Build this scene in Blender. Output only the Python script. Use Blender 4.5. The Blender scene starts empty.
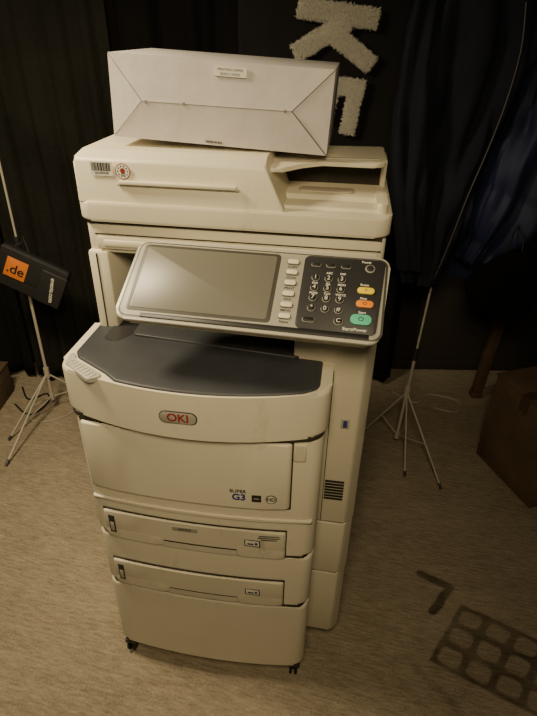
import bpy, bmesh, math, random
from mathutils import Vector, Matrix, noise
random.seed(4)
SC=bpy.context.scene
COL=SC.collection

# ------------------------------------------------------------ materials
def mat(name,col,rough=.5,noise_amt=.06,nscale=30,bump=0.0,bscale=60,metal=0,spec=.5,emit=None,sheen=0,col2=None,cscale=3,bdist=.01,grime=0):
    m=bpy.data.materials.new(name); m.use_nodes=True
    nt=m.node_tree; b=nt.nodes['Principled BSDF']
    tc=nt.nodes.new('ShaderNodeTexCoord')
    n=nt.nodes.new('ShaderNodeTexNoise'); n.inputs['Scale'].default_value=cscale if col2 else nscale; n.inputs['Detail'].default_value=5
    nt.links.new(tc.outputs['Object'],n.inputs['Vector'])
    r=nt.nodes.new('ShaderNodeValToRGB')
    c1=[max(0,c*(1-noise_amt)) for c in col]; c2=[min(1,c*(1+noise_amt)) for c in col]
    if col2: c1=col2; c2=col
    r.color_ramp.elements[0].color=(*c1,1); r.color_ramp.elements[1].color=(*c2,1)
    r.color_ramp.elements[0].position=.3; r.color_ramp.elements[1].position=.7
    nt.links.new(n.outputs['Fac'],r.inputs['Fac'])
    out=r.outputs['Color']
    if grime:
        g=nt.nodes.new('ShaderNodeTexNoise'); g.inputs['Scale'].default_value=14; g.inputs['Detail'].default_value=10; g.inputs['Roughness'].default_value=.7
        mp=nt.nodes.new('ShaderNodeMapping'); mp.inputs['Scale'].default_value=(1,1,.45); nt.links.new(tc.outputs['Object'],mp.inputs['Vector']); nt.links.new(mp.outputs['Vector'],g.inputs['Vector'])
        gr=nt.nodes.new('ShaderNodeValToRGB'); gr.color_ramp.elements[0].position=.60; gr.color_ramp.elements[1].position=.74
        gr.color_ramp.elements[0].color=(1,1,1,1); gr.color_ramp.elements[1].color=(1-grime,1-grime*1.1,1-grime*1.3,1)
        nt.links.new(g.outputs['Fac'],gr.inputs['Fac'])
        mx=nt.nodes.new('ShaderNodeMix'); mx.data_type='RGBA'; mx.blend_type='MULTIPLY'; mx.inputs[0].default_value=1
        nt.links.new(out,mx.inputs[6]); nt.links.new(gr.outputs['Color'],mx.inputs[7]); out=mx.outputs[2]
    nt.links.new(out,b.inputs['Base Color'])
    b.inputs['Roughness'].default_value=rough; b.inputs['Metallic'].default_value=metal
    b.inputs['Specular IOR Level'].default_value=spec
    if sheen: b.inputs['Sheen Weight'].default_value=sheen
    if bump:
        n2=nt.nodes.new('ShaderNodeTexNoise'); n2.inputs['Scale'].default_value=bscale; n2.inputs['Detail'].default_value=6
        nt.links.new(tc.outputs['Object'],n2.inputs['Vector'])
        bp=nt.nodes.new('ShaderNodeBump'); bp.inputs['Strength'].default_value=bump; bp.inputs['Distance'].default_value=bdist
        nt.links.new(n2.outputs['Fac'],bp.inputs['Height']); nt.links.new(bp.outputs['Normal'],b.inputs['Normal'])
    return m
CREAM=mat('aged_cream_plastic',(.69,.64,.50),.45,.05,5,.03,400,grime=.20)
CREAM2=mat('warm_cream_plastic',(.61,.565,.435),.5,.05,5,.03,400,grime=.24)
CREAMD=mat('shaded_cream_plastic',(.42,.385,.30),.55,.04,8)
SLATE=mat('slate_plastic',(.040,.043,.050),.5,.1,20,.05,500)
CHAR=mat('charcoal_plastic',(.025,.025,.027),.45,.1,20)
BLACK=mat('black_plastic',(.010,.010,.010),.45,.1,20)
GAP=mat('dark_gap',(.03,.025,.018),.9,.1)
SCREEN=mat('unlit_screen',(.155,.150,.125),.33,.05,3,0,spec=.45)
SILVER=mat('grey_bezel',(.32,.31,.26),.4,.05,10)
PADG=mat('grey_grip_pad',(.42,.40,.34),.55,.05,10)
SHELL=mat('greyish_panel_shell',(.42,.40,.34),.3,.05,10)
BEZ=mat('dark_grey_bezel',(.06,.057,.048),.45,.05,10)
YEL=mat('yellow_button',(.90,.66,.03),.4,.03)
ORA=mat('orange_button',(.85,.26,.02),.4,.03)
GRN=mat('green_button',(.10,.52,.33),.4,.03)
RED=mat('red_ink',(.27,.035,.025),.5,.03)
BLUE=mat('blue_ink',(.03,.04,.22),.5,.03)
WHITE=mat('white_print',(.7,.68,.62),.6,.03)
INK=mat('black_ink',(.02,.02,.02),.6,.03)
CARTON=mat('white_cardboard',(.53,.50,.49),.75,.07,9,.5,14,bdist=.006)
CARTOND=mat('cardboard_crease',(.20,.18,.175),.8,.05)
FLUFF=mat('fluffy_white_yarn',(.80,.77,.68),.95,.10,120,.5,220,sheen=.3)
BROWNBOX=mat('brown_cardboard',(.14,.092,.057),.85,.25,7,.4,30)
TAPE=mat('brown_packing_tape',(.09,.06,.035),.4,.1,10)
WOOD=mat('dark_wood',(.12,.075,.042),.6,.2,14,.1,40)
STEEL=mat('white_painted_steel',(.46,.42,.35),.4,.05,20)
CABW=mat('white_cable',(.4,.37,.3),.5,.05)
BLUEF=mat('navy_nylon',(.014,.021,.066),.65,.2,7,.6,9,spec=.45)
BLKF=mat('dark_navy_fleece',(.010,.012,.022),.85,.2,7,.5,12,spec=.3)
BANF=mat('black_banner_cloth',(.006,.006,.007),.95,.2,9,.2,40)
BAGF=mat('black_nylon_bag',(.016,.016,.017),.6,.2,9,.3,30)
POUCHF=mat('matte_black_cloth',(.006,.006,.006),.95,.2,9,.5,16,spec=.15)
ORSQ=mat('orange_print',(.78,.22,.03),.6,.03)
PIPE=mat('grey_piping',(.12,.12,.12),.6,.05)

def curtain_mat(name,c1,c2):
    return mat(name,c1,.92,.1,8,.5,70,spec=.2,col2=c2,cscale=4)
CURA=curtain_mat('dark_curtain_cloth',(.008,.007,.007),(.004,.004,.004))
CURB=curtain_mat('grey_black_curtain_cloth',(.020,.020,.016),(.011,.011,.009))
WALLM=mat('dim_brown_wall',(.03,.024,.018),.9,.1,5,.1,40)

def carpet():
    m=bpy.data.materials.new('woven_tan_carpet'); m.use_nodes=True; nt=m.node_tree; b=nt.nodes['Principled BSDF']
    N=nt.nodes.new; L=nt.links.new
    tc=N('ShaderNodeTexCoord')
    def strk(rot,sc,det=6):
        mp=N('ShaderNodeMapping'); mp.inputs['Rotation'].default_value=(0,0,math.radians(rot)); L(tc.outputs['Object'],mp.inputs['Vector'])
        mp2=N('ShaderNodeMapping'); mp2.inputs['Scale'].default_value=sc; L(mp.outputs['Vector'],mp2.inputs['Vector'])
        n=N('ShaderNodeTexNoise'); n.inputs['Scale'].default_value=1.; n.inputs['Detail'].default_value=det; n.inputs['Distortion'].default_value=.3; L(mp2.outputs['Vector'],n.inputs['Vector']); return n.outputs['Fac']
    a=strk(14,(24,125,1)); c=strk(14,(6,26,1),4)
    n2=N('ShaderNodeTexNoise'); n2.inputs['Scale'].default_value=2.2; n2.inputs['Detail'].default_value=8; n2.inputs['Roughness'].default_value=.6; L(tc.outputs['Object'],n2.inputs['Vector'])
    n3=N('ShaderNodeTexNoise'); n3.inputs['Scale'].default_value=150; n3.inputs['Detail'].default_value=3; L(tc.outputs['Object'],n3.inputs['Vector'])
    def mad(x,k,add=None):
        q=N('ShaderNodeMath'); q.operation='MULTIPLY_ADD'; L(x,q.inputs[0]); q.inputs[1].default_value=k
        if add is None: q.inputs[2].default_value=0
        else: L(add,q.inputs[2])
        return q.outputs[0]
    s=mad(a,.36); s=mad(c,.16,s); s=mad(n2.outputs['Fac'],.24,s); s=mad(n3.outputs['Fac'],.24,s)
    r=N('ShaderNodeValToRGB'); r.color_ramp.elements[0].position=.35; r.color_ramp.elements[1].position=.65
    r.color_ramp.elements[0].color=(.19,.155,.108,1); r.color_ramp.elements[1].color=(.47,.40,.295,1)
    L(s,r.inputs['Fac'])
    at=N('ShaderNodeAttribute'); at.attribute_name='motif'
    mx=N('ShaderNodeMix'); mx.data_type='RGBA'; mx.blend_type='MULTIPLY'; L(at.outputs['Fac'],mx.inputs[0]); L(r.outputs['Color'],mx.inputs[6]); mx.inputs[7].default_value=(.20,.18,.165,1)
    L(mx.outputs[2],b.inputs['Base Color'])
    b.inputs['Roughness'].default_value=.97; b.inputs['Specular IOR Level'].default_value=.1
    bp=N('ShaderNodeBump'); bp.inputs['Strength'].default_value=.7; bp.inputs['Distance'].default_value=.012; L(s,bp.inputs['Height']); L(bp.outputs['Normal'],b.inputs['Normal'])
    return m
CARPET=carpet()

# ------------------------------------------------------------ mesh tools
def fillet(pts,rad,seg=6):
    out=[];n=len(pts)
    for i in range(n):
        r=rad.get(i,0) if isinstance(rad,dict) else rad
        p=Vector(pts[i])
        if r<=0: out.append(p); continue
        a=(Vector(pts[i-1])-p); b=(Vector(pts[(i+1)%n])-p)
        la,lb=a.length,b.length; a.normalize(); b.normalize()
        ang=a.angle(b)
        if ang>3.1: out.append(p); continue
        t=min(r/math.tan(ang/2),la*.49,lb*.49); r2=t*math.tan(ang/2)
        c=p+(a+b).normalized()*(r2/math.sin(ang/2))
        s=p+a*t-c; e=p+b*t-c
        th=s.angle_signed(e)
        for k in range(seg+1):
            v=s.copy(); v.rotate(Matrix.Rotation(-th*k/seg,2)); out.append(c+v)
    return out
class MB:
    def __init__(s): s.bm=bmesh.new(); s.mats=[]
    def mi(s,m):
        if m not in s.mats: s.mats.append(m)
        return s.mats.index(m)
    def merge(s,b,m,M=None):
        if M is not None: bmesh.ops.transform(b,matrix=M,verts=b.verts)
        bmesh.ops.recalc_face_normals(b,faces=b.faces)
        i=s.mi(m)
        for f in b.faces: f.material_index=i
        me=bpy.data.meshes.new('t'); b.to_mesh(me); s.bm.from_mesh(me); bpy.data.meshes.remove(me); b.free()
        return s
    def prism(s,pts,z0,z1,m,bev=0,M=None,seg=2):
        b=bmesh.new()
        v0=[b.verts.new((p[0],p[1],z0)) for p in pts]; v1=[b.verts.new((p[0],p[1],z1)) for p in pts]
        n=len(pts)
        f0=b.faces.new(v0[::-1]); f1=b.faces.new(v1)
        for i in range(n): b.faces.new((v0[i],v0[(i+1)%n],v1[(i+1)%n],v1[i]))
        if bev>0:
            es=list(f0.edges)+list(f1.edges)
            bmesh.ops.bevel(b,geom=es,offset=bev,segments=seg,affect='EDGES',profile=.5,clamp_overlap=True)
        return s.merge(b,m,M)
    def box(s,x0,x1,y0,y1,z0,z1,m,bev=.003,M=None,seg=2):
        b=bmesh.new(); bmesh.ops.create_cube(b,size=1)
        for v in b.verts: v.co=Vector((x0+(v.co.x+.5)*(x1-x0),y0+(v.co.y+.5)*(y1-y0),z0+(v.co.z+.5)*(z1-z0)))
        if bev>0: bmesh.ops.bevel(b,geom=list(b.edges),offset=bev,segments=seg,affect='EDGES',profile=.5,clamp_overlap=True)
        return s.merge(b,m,M)
    def rrect(s,cx,cy,w,h,z0,z1,m,r=.004,bev=.001,M=None):
        p=fillet([(cx-w/2,cy-h/2),(cx+w/2,cy-h/2),(cx+w/2,cy+h/2),(cx-w/2,cy+h/2)],r,4)
        return s.prism(p,z0,z1,m,bev,M)
    def disc(s,cx,cy,r,z0,z1,m,bev=.001,M=None,n=20,ry=None):
        ry=ry or r
        return s.prism([(cx+r*math.cos(2*math.pi*k/n),cy+ry*math.sin(2*math.pi*k/n)) for k in range(n)],z0,z1,m,bev,M)
    def tube(s,path,r,m,n=10,taper=None):
        b=bmesh.new(); rings=[]
        P=[Vector(p) for p in path]
        for i,p in enumerate(P):
            d=(P[min(i+1,len(P)-1)]-P[max(i-1,0)]).normalized()
            q=d.to_track_quat('Z','Y'); rr=r if not taper else taper[i]
            rings.append([b.verts.new(p+q@Vector((rr*math.cos(2*math.pi*k/n),rr*math.sin(2*math.pi*k/n),0))) for k in range(n)])
        for a,c in zip(rings,rings[1:]):
            for k in range(n): b.faces.new((a[k],a[(k+1)%n],c[(k+1)%n],c[k]))
        b.faces.new(rings[0][::-1]); b.faces.new(rings[-1])
        return s.merge(b,m)
    def quad(s,vs,m):
        b=bmesh.new(); b.faces.new([b.verts.new(v) for v in vs]); i=s.mi(m)
        b.normal_update()
        for f in b.faces:
            f.material_index=i
            if f.normal.z<0: f.normal_flip()
        me=bpy.data.meshes.new('t'); b.to_mesh(me); s.bm.from_mesh(me); bpy.data.meshes.remove(me); b.free(); return s
    def text(s,body,size,m,M,ext=.0004,bold=0,align='CENTER'):
        cu=bpy.data.curves.new('t','FONT'); cu.body=body; cu.size=size; cu.extrude=ext; cu.align_x=align; cu.align_y='CENTER'; cu.offset=bold
        o=bpy.data.objects.new('t',cu); COL.objects.link(o)
        dg=bpy.context.evaluated_depsgraph_get(); me=bpy.data.meshes.new_from_object(o.evaluated_get(dg))
        b=bmesh.new(); b.from_mesh(me); bpy.data.objects.remove(o); bpy.data.curves.remove(cu); bpy.data.meshes.remove(me)
        return s.merge(b,m,M)
    def obj(s,name,parent=None,label=None,cat=None,M=None,smooth=35,mods=None):
        me=bpy.data.meshes.new(name); s.bm.to_mesh(me); s.bm.free()
        for m in s.mats: me.materials.append(m)
        for p in me.polygons: p.use_smooth=True
        me.set_sharp_from_angle(angle=math.radians(smooth))
        o=bpy.data.objects.new(name,me); COL.objects.link(o)
        if M is not None: o.matrix_world=M
        if parent: o.parent=parent
        if label: o['label']=label
        if cat: o['category']=cat
        return o
def empty(name,label,cat,loc=(0,0,0),rz=0,extra=None):
    o=bpy.data.objects.new(name,None); o.empty_display_size=.1; COL.objects.link(o)
    o.location=loc; o.rotation_euler=(0,0,rz); o['label']=label; o['category']=cat
    return o
FR=lambda x,y,z,rot=0: Matrix.Translation((x,y,z))@Matrix.Rotation(math.radians(90),4,'X')@Matrix.Rotation(math.radians(rot),4,'Z')
def sst(a,b,x):
    t=max(0,min(1,(x-a)/(b-a))); return t*t*(3-2*t)

# ------------------------------------------------------------ camera
f=540.;H=1.55
up=Vector((15.5,880,-540)).normalized()
fw=Vector((0,0,1)); Yc=(fw-up*fw.dot(up)).normalized(); Xc=Yc.cross(up)
if Xc.x<0: Xc=-Xc
cam=bpy.data.cameras.new('camera'); co=bpy.data.objects.new('camera',cam); COL.objects.link(co)
R=Matrix(((Xc.x,Xc.y,-Xc.z,0),(Yc.x,Yc.y,-Yc.z,0),(up.x,up.y,-up.z,H),(0,0,0,1)))
co.matrix_world=R
cam.sensor_fit='VERTICAL'; cam.sensor_height=36; cam.lens=f/716*36; cam.clip_start=.02
SC.camera=co

# ------------------------------------------------------------ printer
PR=empty('multifunction_printer','tall cream office multifunction printer on casters with tilted touch panel','printer',(-.41,.885,0),math.radians(-8))
XC=.266
def bow(x,B): return -B*(1-((x-XC)/.26)**2)
def outline(x0,x1,B,back,r=.045,n=11,off=0,rb=.01):
    xs=[x0]+[x0+.055+(x1-x0-.11)*k/(n-1) for k in range(n)]+[x1]
    pts=[(x,bow(x,B)-off) for x in xs]+[(x1,back),(x0,back)]
    return fillet(pts,{0:r,len(xs)-1:r,len(xs):rb,len(xs)+1:rb})
def panel(x0,x1,B,back,off,r=.006,n=9):
    xs=[x0+(x1-x0)*k/(n-1) for k in range(n)]
    pts=[(x,bow(x,B)-off) for x in xs]+[(x1,back),(x0,back)]
    return fillet(pts,{0:r,n-1:r},3)
BB=.016
m=MB(); m.prism(outline(.007,.523,.020,.56),.076,.330,CREAM,.016,seg=5)
m.obj('cabinet_base',PR)
m=MB(); m.prism(outline(.007,.524,BB,.56),.343,.513,CREAM,.008,seg=4)
m.prism(outline(.016,.516,BB-.006,.55),.326,.348,GAP,0)
lower=m.obj('lower_tray_unit',PR)
m=MB(); m.prism(outline(.006,.526,BB+.001,.56),.524,.872,CREAM,.008,seg=4)
m.prism(outline(.016,.516,BB-.006,.55),.510,.53,GAP,0)
m.obj('printer_body',PR)
def drawer(z0,z1,parent):
    m=MB()
    B=BB
    m.prism(panel(.036,.464,B,.05,.0032),z0-.004,z1+.003,GAP,0)
    zm=z0+.022
    m.prism(panel(.039,.461,B,.05,.009),zm,z1,CREAM2,.004,seg=3)
    m.prism(panel(.039,.180,B,.05,.009),z0,zm+.006,CREAM2,.003,seg=3)
    m.prism(panel(.350,.461,B,.05,.009),z0,zm+.006,CREAM2,.003,seg=3)
    d=m.obj('paper_drawer',parent)
    m=MB(); b=bmesh.new(); xs=[.178+(.352-.178)*k/8 for k in range(9)]
    r0=[b.verts.new((x,bow(x,B)+.004,zm+.003)) for x in xs]; r1=[b.verts.new((x,bow(x,B)-.0080,z0)) for x in xs]; r2=[b.verts.new((x,.04,z0)) for x in xs]; r3=[b.verts.new((x,.04,zm+.003)) for x in xs]
    for a_,c_ in ((r0,r1),(r1,r2),(r2,r3),(r3,r0)):
        for k in range(8): b.faces.new((a_[k],a_[k+1],c_[k+1],c_[k]))
    b.faces.new((r0[0],r1[0],r2[0],r3[0])); b.faces.new((r0[8],r3[8],r2[8],r1[8]))
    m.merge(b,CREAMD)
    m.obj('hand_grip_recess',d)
    m=MB(); m.prism(panel(.050,.066,B,.04,.0100,.002,3),z0+.016,z1-.012,CHAR,.001)
    m.prism(panel(.0535,.0625,B,.03,.0107,.001,3),z0+.022,z1-.034,CREAMD,.001)
    m.obj('paper_level_gauge',d)
    x=.388; y=bow(x,B)-.0092
    m=MB(); m.rrect(0,0,.036,.020,0,.0012,INK,.001,.0004,FR(x,y,z0+.047,0)); m.rrect(0,.001,.031,.015,.001,.0018,WHITE,.001,0,FR(x,y,z0+.047))
    m.rrect(-.004,-.001,.014,.004,.0015,.0024,INK,.001,0,FR(x,y,z0+.047)); m.rrect(.009,.001,.006,.007,.0015,.0024,CHAR,.001,0,FR(x,y,z0+.047))
    m.obj('paper_size_plate',d)
    return d
d1=drawer(.521,.604,PR)
d2=drawer(.348,.432,PR)
m=MB(); x=.235; m.rrect(0,0,.058,.013,0,.0016,SILVER,.002,.0004,FR(x,bow(x,BB)-.0092,.589)); m.text('560/070',.009,INK,FR(x,bow(x,BB)-.0110,.589)); m.obj('name_plate',d1)
for k,(w,z_) in enumerate([(.046,.5935),(.050,.5875),(.036,.5815)]):
    m=MB(); x=.425; m.rrect(0,0,w,.0020,0,.0012,BEZ,.0005,0,FR(x,bow(x,BB)-(.0090),z_)@Matrix.Rotation(math.radians(6),4,'Y')); m.obj('small_print',d1)
m=MB(); m.prism(panel(.018,.516,BB+.002,.05,.004),.634,.641,CREAM,.002); m.prism(panel(.018,.516,BB+.002,.05,.001),.630,.635,GAP,0); m.obj('front_ledge',PR)
# front door
DB=.017
m=MB(); m.prism(panel(.022,.470,DB,.05,.0022),.674,.860,GAP,0)
m.prism(panel(.026,.466,DB,.05,.010,.010),.679,.857,CREAM,.005,seg=3)
door=m.obj('front_door',PR)
m=MB(); m.prism(panel(.469,.494,DB,.05,.006),.815,.853,CREAM2,.003); m.obj('door_latch',door)
def fd(x,z,o=.0102): return FR(x,bow(x,DB)-o,z)@Matrix.Rotation(math.atan2(2*DB*(x-XC)/.26**2,1),4,'Y')
m=MB(); m.text('SUPER',.0125,INK,fd(.358,.7265),bold=.0002); m.text('G3',.024,BLUE,fd(.360,.7095),bold=.0008)
m.obj('fax_badge',door)
m=MB(); m.rrect(0,0,.020,.019,0,.0006,INK,.001,0,fd(.397,.7095)); m.rrect(0,.0,.011,.0022,.0004,.001,CREAMD,.0005,0,fd(.397,.7095))
m.obj('square_badge',door)
m=MB(); m.disc(0,0,.0120,0,.0006,INK,0,fd(.428,.7095),24); m.disc(0,0,.0103,.0005,.0009,CREAM,0,fd(.428,.7095),24); m.text('HD',.0130,INK,fd(.428,.7095,.0112),bold=.0003)
m.obj('round_badge',door)
# upper front band / rim
BR=.052
m=MB(); m.prism(outline(-.008,.532,BR,.20,.055,off=-.004),.872,.976,CREAM,.014,seg=6)
m.prism(outline(.0,.526,.034,.20,.045),.864,.876,GAP,.003)
m.obj('top_cover_rim',PR)
m=MB(); x=.252; y=bow(x,BR)+.0035
p=fillet([(-.037,-.0135),(.037,-.0135),(.037,.0135),(-.037,.0135)],.0125,6)
m.prism(p,0,.0022,CHAR,.0004,FR(x,y,.924)); m.prism([(q[0]*.955,q[1]*.9) for q in p],.0015,.003,SILVER,.0005,FR(x,y,.924))
lp=m.obj('logo_plate',PR); m=MB(); m.text('OKI',.025,RED,FR(x,y-.0034,.924),bold=.0006); m.obj('logo_lettering',lp)
# slate bin
o1=fillet([(.008,.062),(.022,.040),(.098,-.006)]+[(x,bow(x,BR)+.009) for x in [.125,.15,.18,.21,.24,.266,.30,.33,.37,.40,.43,.46,.480]]+[(.510,.012),(.510,.40),(.008,.40)],{0:.01,1:.012,2:.012,16:.03},6)
m=MB(); b=bmesh.new()
cx=Vector((.262,.12)); rings=[]
for k,(s_,dz) in enumerate([(1,-.012),(1,.0),(.996,.0022),(.988,.0038),(.97,.0046),(.9,.0056),(.7,.0072),(.4,.0082),(.1,.0086)]):
    rings.append([b.verts.new((cx.x+(p[0]-cx.x)*s_,cx.y+(p[1]-cx.y)*s_,.976+dz)) for p in o1])
for r0,r1 in zip(rings,rings[1:]):
    for i in range(len(o1)): b.faces.new((r0[i],r0[(i+1)%len(o1)],r1[(i+1)%len(o1)],r1[i]))
b.faces.new(rings[-1])
m.merge(b,SLATE)
tray=m.obj('output_tray',PR,'slate grey curved output tray',smooth=70)
m=MB(); o2=fillet([(.045,.115),(.075,.105),(.10,.145),(.10,.30),(.045,.30)],.008,4); m.prism(o2,.975,.9838,CHAR,.0005); m.obj('paper_stop',tray)
m=MB(); m.prism(fillet([(.10,.135),(.46,.100),(.47,.135),(.47,.30),(.10,.30)],.012,4),.978,.9885,SLATE,.003); m.obj('tray_raised_rest',tray)
m=MB(); o3=fillet([(.002,.052),(.006,.016),(.074,-.034),(.092,-.022),(.094,-.012),(.020,.034),(.010,.054)],.010,6); m.prism(o3,.970,.9800,PADG,.0025)
btn=m.obj('release_button',PR)
for j in range(4):
    m=MB()
    for i in range(8): m.disc(.014+i*.0090+j*.0024,.017-i*.0060+j*.0038-.003,.0014,.9793,.9804,BEZ,0,None,8)
    m.obj('grip_dot_row',btn)
# right side column
m=MB()
def colpts(x0,x1,y): return fillet([(x0,y+.0),(x1-.02,y),(x1,y+.03),(x1,.60),(x0,.60)],{0:.004,1:.012,2:.012,3:.01},4)
m.prism(colpts(.45,.610,.11),.08,.330,CREAM2,.004)
m.prism(colpts(.45,.612,.108),.336,.520,CREAM2,.004)
m.prism(colpts(.45,.613,.106),.526,1.150,CREAM2,.004)
m.prism(colpts(.45,.604,.12),.078,1.10,GAP,0)
col=m.obj('side_column',PR)
m=MB(); m.box(.5325,.534,.1045,.12,.53,.96,GAP,0); m.obj('panel_seam',col)
m=MB()
for k in range(7): m.box(.536,.580,.1035,.112,.604+k*.009,.6085+k*.009,BLACK,.0005)
m.obj('vent_grille',col)
m=MB(); m.rrect(0,0,.018,.026,0,.003,CREAMD,.002,.0008,FR(.567,.107,.830)); m.rrect(0,0,.009,.018,.002,.0045,BLUE,.001,.0008,FR(.567,.107,.830)); m.obj('power_switch',col)
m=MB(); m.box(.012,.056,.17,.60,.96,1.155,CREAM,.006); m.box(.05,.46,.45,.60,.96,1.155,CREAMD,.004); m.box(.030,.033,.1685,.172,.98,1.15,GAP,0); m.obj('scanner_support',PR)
# scanner bed
m=MB(); m.prism(fillet([(.012,.18),(.608,.18),(.608,.60),(.012,.60)],.015,4),1.150,1.214,CREAM,.004)
m.box(.035,.595,.172,.20,1.160,1.186,CREAM2,.003); m.box(.05,.17,.169,.19,1.166,1.180,CREAM,.003)
m.box(.03,.60,.1785,.19,1.188,1.190,GAP,0)
m.obj('scanner_bed',PR)
m=MB(); m.prism(fillet([(.003,.168),(.614,.168),(.612,.57),(.003,.57)],{0:.03,1:.03,2:.03,3:.015},6),1.218,1.256,CREAM,.006,seg=3)
m.box(.02,.60,.176,.56,1.211,1.22,GAP,0)
m.obj('scanner_lid',PR)
# document feeder
m=MB()
prof=fillet([(.172,1.255),(.178,1.335),(.225,1.344),(.48,1.344),(.54,1.31),(.54,1.255)],{1:.010,2:.02,3:.03,4:.03},5)
def prof_ex(m,prof,x0,x1,mt,bev,slant=0):
    b=bmesh.new(); v0=[b.verts.new((x0,p[0],p[1])) for p in prof]; v1=[b.verts.new((x1-slant*(p[1]-1.258),p[0],p[1])) for p in prof]; n=len(prof)
    f0=b.faces.new(v0[::-1]); f1=b.faces.new(v1)
    for i in range(n): b.faces.new((v0[i],v0[(i+1)%n],v1[(i+1)%n],v1[i]))
    bmesh.ops.bevel(b,geom=list(f0.edges)+list(f1.edges),offset=bev,segments=3,affect='EDGES',profile=.5)
    m.merge(b,mt)
prof_ex(m,prof,.010,.412,CREAM,.005,.45)
adf=m.obj('document_feeder',PR)
m=MB(); m.box(.012,.402,.1745,.54,1.2535,1.2572,GAP,0); m.obj('feeder_seam',adf)
m=MB(); m.box(.095,.330,.1700,.180,1.2895,1.2920,CREAMD,0); m.box(.10,.325,.165,.178,1.292,1.299,CREAM,.002); m.obj('feeder_handle',adf)
m=MB(); t=FR(.066,.1738,1.318); m.rrect(0,0,.044,.026,0,.0008,WHITE,.001,0,t)
xx=-.019
while xx<.017:
    w=random.choice([.0012,.002,.0028]); m.box(xx,xx+w,-.004,.011,.0007,.0011,INK,0,t); xx+=w+random.choice([.0008,.0012])
m.text('2021004538',.0055,INK,t@Matrix.Translation((0,-.0075,.001))); m.obj('barcode_sticker',adf)
m=MB(); t=FR(.108,.1738,1.315); m.disc(0,0,.0145,0,.0008,RED,0,t,24); m.disc(0,0,.0130,.0007,.001,WHITE,0,t,24); m.disc(0,.001,.0050,.0009,.0013,RED,0,t,16)
for k in range(10):
    an=k*math.pi/5; m.disc(.0095*math.cos(an),.0095*math.sin(an),.0015,.0009,.0012,INK,0,t,6)
m.text('GS',.007,INK,t@Matrix.Translation((0,-.006,.0013))); m.obj('round_seal_sticker',adf)
m=MB()
prof_ex(m,fillet([(.200,1.253),(.203,1.262),(.250,1.262),(.258,1.270),(.318,1.272),(.40,1.288),(.54,1.300),(.54,1.253)],{1:.004,3:.004,5:.006},3),.40,.600,CREAM2,.003,0)
m.prism(fillet([(.585,.195),(.604,.195),(.604,.54),(.575,.54)],{0:.008,1:.015,2:.02,3:.005},5),1.253,1.274,CREAM,.005,seg=3)
m.prism(fillet([(.43,.272),(.54,.272),(.54,.306),(.43,.306)],.01,4),1.2705,1.2735,CREAMD,.001)
m.obj('document_exit_tray',adf)
m=MB(); m.box(.395,.590,.335,.345,1.270,1.322,GAP,.001); m.obj('flap_shade_plate',adf)  # dark plate standing in for the shadow under the input tray
m=MB()
pts=[(.365,.200),(.405,.214),(.440,.250),(.475,.270),(.580,.262),(.596,.278),(.596,.42),(.365,.42)]
pts=fillet(pts,.012,4)
M=Matrix.Translation((.37,.25,1.322))@Matrix.Rotation(math.radians(-1.2),4,'Y')@Matrix.Rotation(math.radians(1.5),4,'X')@Matrix.Translation((-.37,-.25,0))
m.prism(pts,-.003,.005,CREAM,.0025,M); m.prism(fillet([(.42,.296),(.585,.296),(.585,.302),(.42,.302)],.003,2),.004,.0065,CREAMD,.001,M)
m.obj('document_input_tray',adf)
m=MB(); m.box(.590,.602,.33,.42,1.268,1.326,CREAM2,.004); m.obj('tray_support',adf)
# casters
for i,(x,y) in enumerate([(.03,.024),(.497,.029),(.03,.52),(.56,.55)]):
    m=MB(); Mw=Matrix.Translation((x,y,.024))@Matrix.Rotation(math.radians(90),4,'Y')
    m.disc(0,0,.024,-.011,-.003,BLACK,.002,Mw,20); m.disc(0,0,.024,.003,.011,BLACK,.002,Mw,20)
    m.disc(0,0,.006,-.016,.016,BLACK,.001,Mw,12)
    m.box(x-.016,x+.016,y-.02,y+.02,.040,.055,BLACK,.004); m.box(x-.004,x+.004,y-.012,y+.012,.02,.045,BLACK,.001); m.disc(x,y,.010,.05,.085,BLACK,0)
    m.obj('caster',PR)

# control panel
PW,PH=.474,.180
A=math.radians(31)
CP=Matrix.Translation((.130,-.006,1.102))@Matrix.Rotation(math.radians(-1.6),4,'Z')@Matrix.Rotation(A,4,'X')
m=MB()
op=fillet([(0,0),(PW,-.004),(PW+.010,PH),(.006,PH)],.022,6)
m.prism([(p[0]*.98+.005,p[1]*.96+.004) for p in op],-.020,-.004,CREAM2,.006,CP,3)
m.prism(op,-.007,.0005,SHELL,.003,CP,3)
cpn=m.obj('control_panel',PR,'tilted control panel with grey touchscreen and keypad')
m=MB(); m.prism(fillet([(.006,.006),(.468,.002),(.477,.014),(.479,.174),(.010,.174)],.016,5),-.001,.0010,BEZ,.0004,CP); m.prism(fillet([(.009,.009),(.465,.005),(.473,.015),(.475,.171),(.013,.171)],.014,5),-.001,.0016,SILVER,.0006,CP); m.obj('panel_fascia',cpn)
m=MB(); m.prism(fillet([(.328,.014),(.466,.012),(.4745,.170),(.328,.170)],.010,5),.001,.0025,CHAR,.0005,CP); m.obj('keypad_fascia',cpn)
m=MB(); m.prism(fillet([(.05,.006),(.455,.003),(.455,.0135),(.05,.014)],.002,2),.001,.0028,BLACK,.0005,CP); m.obj('lower_trim_strip',cpn)
m=MB(); m.rrect(.152,.093,.264,.150,.001,.0022,BEZ,.008,.0006,CP); m.rrect(.152,.093,.250,.137,.002,.003,SCREEN,.004,.0004,CP)
m.obj('touchscreen',cpn)
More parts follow.
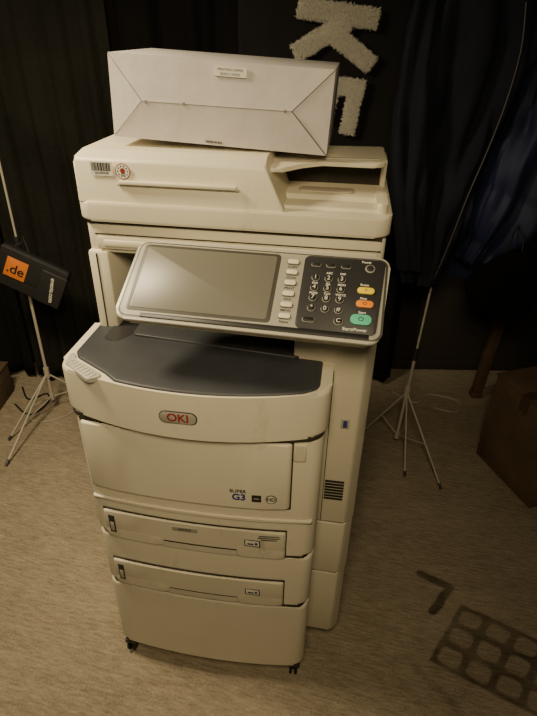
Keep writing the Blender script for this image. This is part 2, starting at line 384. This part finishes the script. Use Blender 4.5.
def key(name,u,v,w,h,mt,r,zt=.0055,lab=None,ls=.008,lm=INK,rim=None):
    m=MB()
    if rim: m.rrect(u,v,w+.002,h+.002,.002,.0035,rim,r+.001,.0004,CP)
    m.rrect(u,v,w,h,.002,zt,mt,r,.001,CP)
    if lab: m.text(lab,ls,lm,CP@Matrix.Translation((u,v,zt+.0002)),.0002)
    return m.obj(name,cpn)
for k in range(6): key('function_button',.308,.152-.0235*k,.021,.010,CREAM,.004,rim=BEZ)
keys=['1','2','3','4','5','6','7','8','9','*','0','#']
for i,kk in enumerate(keys):
    u=.352+(i%3)*.0235; v=.121-(i//3)*.0215
    key('number_key',u,v,.0125,.0125,BLACK,.0062,.006,kk,.012,WHITE,rim=SILVER)
for k in range(3): key('mode_key',.350+.027*k,.150,.016,.006,BLACK,.003,rim=SILVER)
key('clear_key',.401,.034,.014,.013,BLACK,.0064,.006,'C',.011,WHITE,rim=SILVER)
key('access_key',.350,.032,.020,.008,BLACK,.003,rim=SILVER)
m=MB(); m.disc(.447,.150,.009,.002,.004,SILVER,.001,CP); m.disc(.447,.150,.0065,.003,.006,CHAR,.001,CP); m.obj('power_key',cpn)
key('reset_button',.443,.101,.030,.013,YEL,.006,.006,'//',.009)
key('stop_button',.443,.073,.030,.014,ORA,.006,.006,'O',.009)
key('start_button',.439,.040,.036,.020,GRN,.009,.007,'O',.012)
for s_,u,v in [('Power',.440,.164),('Reset',.440,.114),('Stop',.440,.0855),('Start',.440,.056),('ABC',.376,.1335),('DEF',.400,.1335),('GHI',.352,.112),('JKL',.376,.112),('MNO',.400,.112),('PQRS',.352,.0905),('TUV',.376,.0905),('WXYZ',.400,.0905)]:
    m=MB(); m.text(s_,.0060 if len(s_)<4 or s_ in('PQRS','WXYZ') else .0066,WHITE,CP@Matrix.Translation((u,v-(.0 if v>.13 or u>.42 else .0022),.0027)),.0002,bold=.0001); m.obj('key_caption',cpn)
m=MB(); m.text('Start/Power',.0085,WHITE,CP@Matrix.Translation((.430,.0205,.0029)),.0002,bold=.0001); m.obj('key_caption',cpn)
for s_,k in [('COPY',0),('SCAN',1),('PRINT',2),('FAX',3),('MENU',4),('Status',5)]:
    m=MB(); m.text(s_,.0068,INK,CP@Matrix.Translation((.308,.1410-.0235*k,.0018)),.0002,bold=.0001); m.obj('key_caption',cpn)
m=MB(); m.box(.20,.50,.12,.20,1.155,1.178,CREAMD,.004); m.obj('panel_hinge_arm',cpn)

# ------------------------------------------------------------ carton on top
PM=Matrix.Translation((-.41,.885,0))@Matrix.Rotation(math.radians(-8),4,'Z')
BM=PM@Matrix.Translation((.066,.250,1.3628))@Matrix.Rotation(math.radians(2.6),4,'Y')
bx=empty('cardboard_carton','closed white cardboard carton with folded end flaps lying on the printer','box')
bx.matrix_world=BM
W_,D_,Hh=.416,.24,.144
m=MB()
m.box(0,W_,.008,D_,0,Hh,CARTON,.003)
m.obj('carton_body',bx)
nl=(.062,.068); nr=(.346,.072)
L_=(nl[0],-.004,nl[1]); R_=(nr[0],-.004,nr[1])
def flap(name,vs,off=0):
    m=MB(); b=bmesh.new(); f_=b.faces.new([b.verts.new(v) for v in vs]); 
    r=bmesh.ops.extrude_face_region(b,geom=[f_]); 
    for v in r['geom']:
        if isinstance(v,bmesh.types.BMVert): v.co.y+=.0055
    m.merge(b,CARTON); return m.obj(name,bx)
e=.0006
flap('end_flap',[(0,.003,e*3),(L_[0]-e,-.002,L_[2]),(0,.003,Hh-e*3)])
flap('end_flap',[(W_,.003,e*3),(W_,.003,Hh-e*3),(R_[0]+e,-.002,R_[2])])
flap('long_flap',[(e*2,.003,0),(W_-e*2,.003,0),(R_[0],-.008,R_[2]-e),(L_[0],-.008,L_[2]-e)])
flap('long_flap',[(e*2,.001,Hh),(L_[0],-.0045,L_[2]+e*.5),(R_[0],-.0045,R_[2]+e*.5),(W_-e*2,.001,Hh)])
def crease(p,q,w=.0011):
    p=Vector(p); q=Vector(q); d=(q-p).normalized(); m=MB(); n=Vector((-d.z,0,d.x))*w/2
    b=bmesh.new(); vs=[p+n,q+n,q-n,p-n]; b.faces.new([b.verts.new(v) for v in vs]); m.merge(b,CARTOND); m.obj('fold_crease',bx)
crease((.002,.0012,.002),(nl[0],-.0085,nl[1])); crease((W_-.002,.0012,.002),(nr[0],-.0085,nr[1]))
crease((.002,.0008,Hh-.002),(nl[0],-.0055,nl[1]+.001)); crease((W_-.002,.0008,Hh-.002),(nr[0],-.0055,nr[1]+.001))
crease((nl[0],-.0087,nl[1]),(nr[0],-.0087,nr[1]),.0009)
m=MB(); t=FR(.230,-.0025,Hh-.016); m.rrect(0,0,.060,.016,0,.0025,WHITE,.001,0,t); m.text('PRINTING PAPER',.0062,INK,t@Matrix.Translation((0,.003,.0026)),.0001); m.text('02/02/1103202',.006,INK,t@Matrix.Translation((0,-.004,.0026)),.0001); m.obj('shipping_label',bx)
m=MB(); m.text('MADE IN E.U.',.0055,INK,FR(.20,.0015,.006),.0012); m.obj('printed_caption',bx)
for u,v in [(nl[0]+.01,nl[1]),(.145,.070),(nr[0]-.012,nr[1])]:
    m=MB(); m.disc(0,0,.003,0,.001,CARTOND,0,FR(u,-.0085,v),8); m.obj('flap_tab',bx)

# ------------------------------------------------------------ room
m=MB()
m.quad([(-2.6,-1.2,0),(2.6,-1.2,0),(2.6,2.45,0),(-2.6,2.45,0)],CARPET)
g0=Vector((.625,1.050)); gu=Vector((.070,-.040)); gv=Vector((-.047,-.058)); det=gu.x*gv.y-gu.y*gv.x
def segd(p,a,b):
    a=Vector(a);b=Vector(b); t=max(0,min(1,(p-a).dot(b-a)/(b-a).length_squared)); return (p-a-(b-a)*t).length
def motif(x,y):
    p=Vector((x,y))+Vector((noise.noise(Vector((x*30,y*30,0))),noise.noise(Vector((x*30,y*30,5)))))*.004
    q=p-g0; i=(q.x*gv.y-q.y*gv.x)/det; j=(gu.x*q.y-gu.y*q.x)/det
    v=0
    edge=min(i+.06,4.06-i,j+.06,3.06-j)
    if edge>-.1:
        fi=abs(i-math.floor(i)-.5); fj=abs(j-math.floor(j)-.5); d=(fi**4+fj**4)**.25
        v=sst(-.06,.06,edge)*(.16+.62*sst(.32,.42,d))
    v=max(v,.9*(1-sst(.010,.018,segd(p,(.520,1.165),(.605,1.115)))),.9*(1-sst(.010,.018,segd(p,(.605,1.115),(.528,1.03)))))
    v=max(v,.25*(1-sst(.006,.016,segd(p,(.44,.845),(.56,.70)))))
    return v*(.88+.45*noise.noise(Vector((x*14,y*14,2))))
b=bmesh.new(); la=b.verts.layers.float.new('motif'); X0,X1,Y0,Y1=.40,1.16,.60,1.22; NX,NY=200,163; g=[]
for j in range(NY+1):
    row=[]
    for i in range(NX+1):
        x=X0+(X1-X0)*i/NX; y=Y0+(Y1-Y0)*j/NY; v=b.verts.new((x,y,.0003)); v[la]=max(0,motif(x,y)) if 0<i<NX and 0<j<NY else 0; row.append(v)
    g.append(row)
for j in range(NY):
    for i in range(NX): b.faces.new((g[j][i],g[j][i+1],g[j+1][i+1],g[j+1][i]))
me=bpy.data.meshes.new('t'); b.to_mesh(me); m.bm.from_mesh(me); b.free()
fl=m.obj('floor'); fl['kind']='structure'
m=MB(); m.box(-2.6,2.6,2.45,2.55,0,2.7,WALLM,0); w=m.obj('wall_back'); w['kind']='structure'
m=MB(); m.box(-2.6,2.6,2.436,2.45,0,.06,WALLM,.003); w=m.obj('baseboard_back'); w['kind']='structure'

def curtain(name,x0,x1,z0,z1,Y,amp,fold,mt,label,cat='curtain',seed=0,slope=0,thick=.003):
    b=bmesh.new(); nx=int((x1-x0)/.012); nz=28
    g=[]
    for j in range(nz+1):
        tz=j/nz; row=[]
        for i in range(nx+1):
            tx=i/nx; x=x0+(x1-x0)*tx; z=z0+(z1-z0)*tz
            ph=noise.noise(Vector((x*2.1+seed,0,seed)))*5+noise.noise(Vector((x*1.5,z*.8,seed+3)))*1.4
            a=amp*(.65+.5*noise.noise(Vector((x*4,z*1.2,seed+7))))*(1.15-.35*tz)
            y=Y+a*math.sin(x*2*math.pi/fold+ph)+a*.35*math.sin(x*4.6*math.pi/fold+ph*2)
            row.append(b.verts.new((x+slope*tz+.012*noise.noise(Vector((x*3,z*2,seed))),y,z+(.01*math.sin(x*9+seed) if j==0 else 0))))
        g.append(row)
    for j in range(nz):
        for i in range(nx): b.faces.new((g[j][i],g[j][i+1],g[j+1][i+1],g[j+1][i]))
    m=MB(); m.merge(b,mt); o=m.obj(name,None,label,cat,smooth=180)
    s=o.modifiers.new('s','SOLIDIFY'); s.thickness=thick
    return o
curtain('curtain',-2.3,-1.18,.02,2.05,2.30,.035,.16,CURA,'black floor-length curtain hanging in soft folds','curtain',1)
curtain('curtain',-1.16,-.60,.015,2.05,2.27,.022,.11,CURB,'dark grey-green floor-length curtain in narrow folds','curtain',5)
curtain('curtain',-.58,.62,.02,2.05,2.30,.03,.15,CURA,'black floor-length curtain behind the printer','curtain',9)
m=MB(); m.tube([(-2.4,2.31,2.06),(.7,2.31,2.06)],.012,CHAR); m.obj('curtain_rod',None,'dark metal curtain rod above the black curtains','curtain rod')

ban=curtain('hanging_banner',-.12,.46,.75,1.80,2.13,.006,.30,BANF,'black cloth with fluffy white knitted letters hanging before the curtain','banner',21)
def zz(v): return 1.55+(1.625-.0026*v-.0000032*v*v-1.55)*1.0
def LP(u,v):
    z=zz(v); fwd=2.1*.853+(1.55-z)*.5225
    return ((u-274)*fwd/540,z)
def fluffy(strokes):
    m=MB(); b=bmesh.new()
    for p,q,w in strokes:
        a=Vector(LP(*p)); c=Vector(LP(*q)); d=c-a; ln=d.length; an=math.atan2(d.y,d.x)
        M=FR(a.x,2.108,a.y)@Matrix.Rotation(an,4,'Z')
        m.box(-w*.25,ln+w*.25,-w*.44,w*.44,-.006,.010,FLUFF,.007,M)
        n=int((ln+w*.6)*w*520000)
        for k in range(n):
            x=random.uniform(-w*.3,ln+w*.3); y=random.uniform(-w*.48,w*.48)
            e_=max(abs(y)/(w*.5),max(-x,x-ln)/(w*.3) if (x<0 or x>ln) else 0)
            if e_>.92: continue
            base=Vector((x,y,.006)); h=random.uniform(.010,.018)
            dr=Vector((random.gauss(0,.45)+ (0.3 if x>ln else -.3 if x<0 else 0),random.gauss(0,.45)+y/(w*.5)*.3,1)).normalized()
            tip=base+dr*h; r=.0013; t1=dr.orthogonal().normalized(); t2=dr.cross(t1)
            mid=base+dr*h*.6
            vs=[b.verts.new(M@(mid+(t1*math.cos(s)+t2*math.sin(s))*r)) for s in (0,2.09,4.19)]
            v0=b.verts.new(M@base); v1=b.verts.new(M@tip)
            for s in range(3): b.faces.new((v0,vs[(s+1)%3],vs[s])); b.faces.new((vs[s],vs[(s+1)%3],v1))
    m.merge(b,FLUFF)
    o=m.obj('fluffy_lettering',smooth=180); o.parent=ban; o['kind']='stuff'
    return o
fluffy([((303,8),(372,18),.058),((343,24),(299,52),.056),((330,32),(368,62),.056)])
fluffy([((306,83),(360,88),.054),((356,90),(349,128),.052),((333,90),(327,116),.046)])

# ------------------------------------------------------------ light stands
def stand(name,base,top,hub_z,feet,label,r=.0062):
    B_=Vector(base); T_=Vector(top)
    e=empty(name,label,'light stand',(B_.x,B_.y,0))
    inv=Matrix.Translation((-B_.x,-B_.y,0))
    at=lambda z: B_+(T_-B_)*((z-B_.z)/(T_.z-B_.z))
    def fin(m,n):
        o=m.obj(n,e); o.data.transform(inv); return o
    zt=T_.z
    m=MB(); m.tube([at(.07),at(zt*.6)],r,STEEL); m.tube([at(zt*.55),T_],r*.7,STEEL); fin(m,'pole')
    m=MB(); m.tube([at(zt*.58),at(zt*.58+.05)],r*1.6,CHAR); fin(m,'locking_knob')
    m=MB(); m.tube([at(hub_z-.02),at(hub_z+.03)],r*1.9,STEEL); fin(m,'leg_collar')
    m=MB(); m.tube([at(.06),at(.09)],r*1.6,STEEL); fin(m,'brace_collar')
    for ft in feet:
        ft=Vector((*ft,.006)); m=MB(); m.tube([at(hub_z),ft],r*.62,STEEL,8); mid=at(hub_z).lerp(ft,.55); m.tube([at(.075),mid],r*.4,STEEL,6); m.tube([ft+(at(hub_z)-ft)*.06,ft+Vector((0,0,.0))],r*.95,CHAR,8); fin(m,'leg')
    return e
stand('light_stand',(-1.0,2.03,.0),(-1.0,2.06,1.35),.20,[(-1.065,1.64),(-1.12,1.80),(-.80,2.10)],'white metal tripod light stand before the curtain, bag hanging from it')
stand('light_stand',(.545,1.78,.0),(.625,1.93,.70),.27,[(.43,1.90),(.56,1.62),(.69,1.55)],'white metal tripod light stand half hidden by hanging jackets')
bg=empty('shoulder_bag','small black nylon bag with orange square print on light stand','bag')
BGM=Matrix.Translation((-.94,1.985,.695))@Matrix.Rotation(math.radians(27),4,'Y')
bg.matrix_world=BGM
m=MB(); m.box(-.138,.132,-.016,.022,-.088,.085,BAGF,.012,None,4); m.obj('bag_body',bg)
m=MB(); m.box(-.136,.130,-.022,-.013,-.03,.083,BAGF,.004,None,3); m.obj('bag_flap',bg)
m=MB(); m.box(.030,.134,-.027,-.014,-.084,.060,BAGF,.006,None,3); m.obj('bag_pocket',bg)
m=MB(); m.tube([(-.10,0,.075),(-.08,.03,.10),(-.095,.056,.115),(-.06,.03,.095),(-.03,0,.075)],.004,BAGF,6); m.obj('strap',bg)
m=MB(); t=FR(-.060,-.0222,.010); m.rrect(0,0,.082,.082,0,.002,ORSQ,.001,.0005,t); m.text('.de',.056,INK,t@Matrix.Translation((0,-.006,.0022)),.0003,bold=.001); m.obj('orange_print',bg)
m=MB(); m.text('events.com',.024,WHITE,FR(.090,-.0275,-.012,-80),.0004,bold=.0004); m.obj('white_print',bg)

# ------------------------------------------------------------ hanging clothes
m=MB(); m.tube([(.2,2.06,1.86),(1.9,2.06,1.86)],.013,STEEL); m.tube([(.75,2.06,1.86),(.75,2.45,1.90)],.01,STEEL); m.tube([(1.6,2.06,1.86),(1.6,2.45,1.90)],.01,STEEL)
m.obj('clothes_rail',None,'steel clothes rail fixed to the wall','clothes rail')
def loft(rings,mt,seed,nz=46,na=44,fold=.016,quilt=0):
    b=bmesh.new(); G=[]
    for j in range(nz+1):
        t=j/nz*(len(rings)-1); i=min(int(t),len(rings)-2); fr=t-i
        R0=rings[max(i-1,0)];R1=rings[i];R2=rings[i+1];R3=rings[min(i+2,len(rings)-1)]
        c=[.5*((2*R1[k])+(R2[k]-R0[k])*fr+(2*R0[k]-5*R1[k]+4*R2[k]-R3[k])*fr*fr+(3*R1[k]-R0[k]-3*R2[k]+R3[k])*fr**3) for k in range(5)]
        row=[]
        for a in range(na):
            th=2*math.pi*a/na
            nx=math.cos(th); ny=math.sin(th)
            w=c[3];d=c[4]
            dn=fold*noise.noise(Vector((nx*2.2+seed,ny*2.2,c[2]*2.2)))*2.4+fold*1.0*noise.noise(Vector((nx*5+seed,ny*4+c[2]*3,c[2]*5)))
            if quilt: dn+=quilt*abs(math.sin(c[2]*math.pi/.19+nx*.9+seed))**.7
            sx=math.copysign(abs(nx)**.8,nx); sy=math.copysign(abs(ny)**.8,ny)
            row.append(b.verts.new((c[0]+sx*(w+dn),c[1]+sy*(d+dn*1.1),c[2])))
        G.append(row)
    for j in range(nz):
        for a in range(na): b.faces.new((G[j][a],G[j][(a+1)%na],G[j+1][(a+1)%na],G[j+1][a]))
    b.faces.new(G[0]); b.faces.new(G[-1][::-1])
    return b
def hanger(e,x,y):
    m=MB(); m.tube([(x-.20,y,1.72),(x,y,1.80),(x+.20,y,1.72),(x-.20,y,1.72)],.006,STEEL,6)
    m.tube([(x,y,1.80),(x,2.05,1.845),(x+.012,2.06,1.886),(x,2.06,1.888),(x-.014,2.06,1.876)],.003,STEEL,6); m.obj('hanger_hook',e)
e=empty('dark_jacket','long dark navy jacket with thin grey piping on the rail','jacket')
m=MB(); m.merge(loft([(.60,1.93,1.78,.10,.03),(.60,1.92,1.70,.15,.035),(.605,1.90,1.45,.15,.045),(.58,1.90,1.15,.12,.045),(.575,1.90,.95,.095,.045),(.57,1.90,.82,.075,.04),(.565,1.90,.735,.05,.03)],BLKF,2,80,64,fold=.024),BLKF); m.obj('jacket_body',e,smooth=180)
pp=[(.715,1.845,1.62),(.725,1.83,1.50),(.715,1.83,1.36),(.69,1.83,1.22),(.658,1.83,1.08),(.635,1.832,.95),(.618,1.84,.85),(.602,1.855,.76)]
out=[]
for i in range(len(pp)-1):
    p0,p1,p2,p3=[Vector(pp[max(0,min(len(pp)-1,i+k))]) for k in (-1,0,1,2)]
    for k in range(5):
        t=k/5; out.append(.5*((2*p1)+(p2-p0)*t+(2*p0-5*p1+4*p2-p3)*t*t+(3*p1-p0-3*p2+p3)*t**3))
out.append(Vector(pp[-1]))
m=MB(); m.tube(out,.0020,PIPE,6); m.obj('piping',e)
m=MB(); m.merge(loft([(.46,1.91,1.68,.045,.04),(.435,1.88,1.5,.055,.05),(.45,1.86,1.2,.052,.045),(.485,1.86,.95,.045,.04),(.515,1.87,.80,.038,.035)],BLKF,5,50,34,.014),BLKF); m.obj('sleeve',e,smooth=180)
hanger(e,.60,1.93)
e=empty('navy_jacket','bulky navy blue padded nylon jacket hanging from the rail','jacket')
m=MB(); m.merge(loft([(.96,2.16,1.78,.10,.05),(.97,2.15,1.70,.26,.06),(.98,2.12,1.45,.31,.09),(.94,2.10,1.15,.31,.10),(.88,2.10,.95,.27,.10),(.83,2.11,.80,.22,.08),(.79,2.12,.68,.16,.06)],BLUEF,8,90,80,.024,.014),BLUEF); m.obj('jacket_body',e,smooth=180)
m=MB(); m.merge(loft([(.93,1.97,1.66,.08,.04),(.945,1.94,1.5,.12,.06),(.91,1.91,1.25,.13,.065),(.86,1.90,1.0,.11,.06),(.79,1.93,.82,.07,.05)],BLUEF,11,80,50,.024,.014),BLUEF); m.obj('sleeve',e,smooth=180)
hanger(e,.96,2.16)
e=empty('round_pouch','soft rounded black cloth pouch hanging below the jackets','bag')
b=bmesh.new(); bmesh.ops.create_uvsphere(b,u_segments=40,v_segments=26,radius=1)
for v in b.verts:
    n_=1+.22*noise.noise(v.co*1.6)+.06*noise.noise(v.co*5); w_=1-.25*max(0,v.co.z); v.co=Vector((.855+v.co.x*.14*n_*w_,1.80+v.co.y*.050*n_,.775+v.co.z*.125*n_))
m=MB(); m.merge(b,POUCHF); m.obj('pouch_body',e,smooth=180)
m=MB(); m.tube([(.82,1.80,.86),(.83,1.81,.95),(.85,1.83,.98),(.87,1.81,.95),(.88,1.80,.86)],.004,BAGF,6); m.obj('strap',e)

# ------------------------------------------------------------ boxes, post, cables
def cbox(M,lx,ly,h,label):
    e=empty('storage_box',label,'box'); e.matrix_world=M
    m=MB(); m.box(0,lx,0,ly,.001,h,BROWNBOX,.004); m.obj('box_body',e)
    m=MB(); m.box(-.003,lx+.003,-.004,ly/2-.003,h-.002,h+.005,BROWNBOX,.001); m.obj('box_flap',e)
    m=MB(); m.box(-.003,lx+.003,ly/2+.001,ly+.004,h-.002,h+.005,BROWNBOX,.001); m.obj('box_flap',e)
    m=MB(); m.box(-.004,lx+.004,ly/2-.02,ly/2+.02,h+.005,h+.0065,TAPE,0); m.box(-.0045,-.0005,ly/2-.02,ly/2+.02,h-.06,h+.006,TAPE,0); m.obj('packing_tape',e)
cbox(Matrix.Translation((1.0,1.46,0))@Matrix.Rotation(math.radians(18),4,'Z'),.42,.33,.405,'closed brown cardboard box standing on carpet near the jackets')
cbox(Matrix.Translation((-1.66,1.90,0)),.41,.28,.16,'low brown cardboard box against the black curtain')
m=MB(); M=Matrix.Translation((1.03,2.20,0))@Matrix.Rotation(math.radians(3),4,'Y'); m.box(-.022,.022,-.02,.02,.002,.66,WOOD,.003,M); m.box(-.026,.026,-.024,.024,.002,.03,WOOD,.003,M)
m.obj('wooden_post',None,'slim dark wooden post standing by the wall','post')
def cable(pts,r,mt,label):
    P=[Vector(p) for p in pts]; out=[]
    for i in range(len(P)-1):
        p0=P[max(i-1,0)];p1=P[i];p2=P[i+1];p3=P[min(i+2,len(P)-1)]
        for k in range(6):
            t=k/6; out.append(.5*((2*p1)+(p2-p0)*t+(2*p0-5*p1+4*p2-p3)*t*t+(3*p1-p0-3*p2+p3)*t**3))
    out.append(P[-1]); m=MB(); m.tube(out,r,mt,6); m.obj('power_cable',None,label,'cable')
cable([(-1.22,2.2,.005),(-1.15,2.10,.005),(-1.08,2.15,.005),(-1.05,2.07,.005),(-1.10,1.98,.005),(-1.2,2.06,.005)],.004,BLACK,'black power cable loosely coiled on the carpet')
cable([(-.98,2.18,.004),(-.90,2.05,.004),(-.95,1.96,.004),(-1.05,1.93,.004),(-1.12,2.0,.004),(-1.05,2.13,.004)],.003,CABW,'thin white cable curling on the carpet')
cable([(.62,2.22,.004),(.72,2.13,.004),(.80,2.2,.004),(.93,2.15,.004),(.90,2.06,.004),(.80,2.09,.004)],.0035,CABW,'thin white cable curling on the carpet')

# ------------------------------------------------------------ lighting
def area(name,loc,target,size,power,col,spread=180):
    l=bpy.data.lights.new(name,'AREA'); l.shape='DISK'; l.size=size; l.energy=power; l.color=col; l.spread=math.radians(spread)
    o=bpy.data.objects.new(name,l); COL.objects.link(o); o.location=loc
    o.rotation_euler=(Vector(target)-Vector(loc)).to_track_quat('-Z','Y').to_euler(); return o
area('ceiling_lamp_light',(-.85,.95,1.95),(-.78,1.40,0),.30,20,(1,.82,.52),160)
area('front_fill_light',(-.02,-.12,1.95),(-.16,1.15,.70),.40,6.0,(1,.80,.48),110)  # added fill from the camera side to brighten the fronts, no actual lamp
w=bpy.data.worlds.new('world'); SC.world=w; w.use_nodes=True
w.node_tree.nodes['Background'].inputs['Color'].default_value=(1,.88,.70,1); w.node_tree.nodes['Background'].inputs['Strength'].default_value=.018
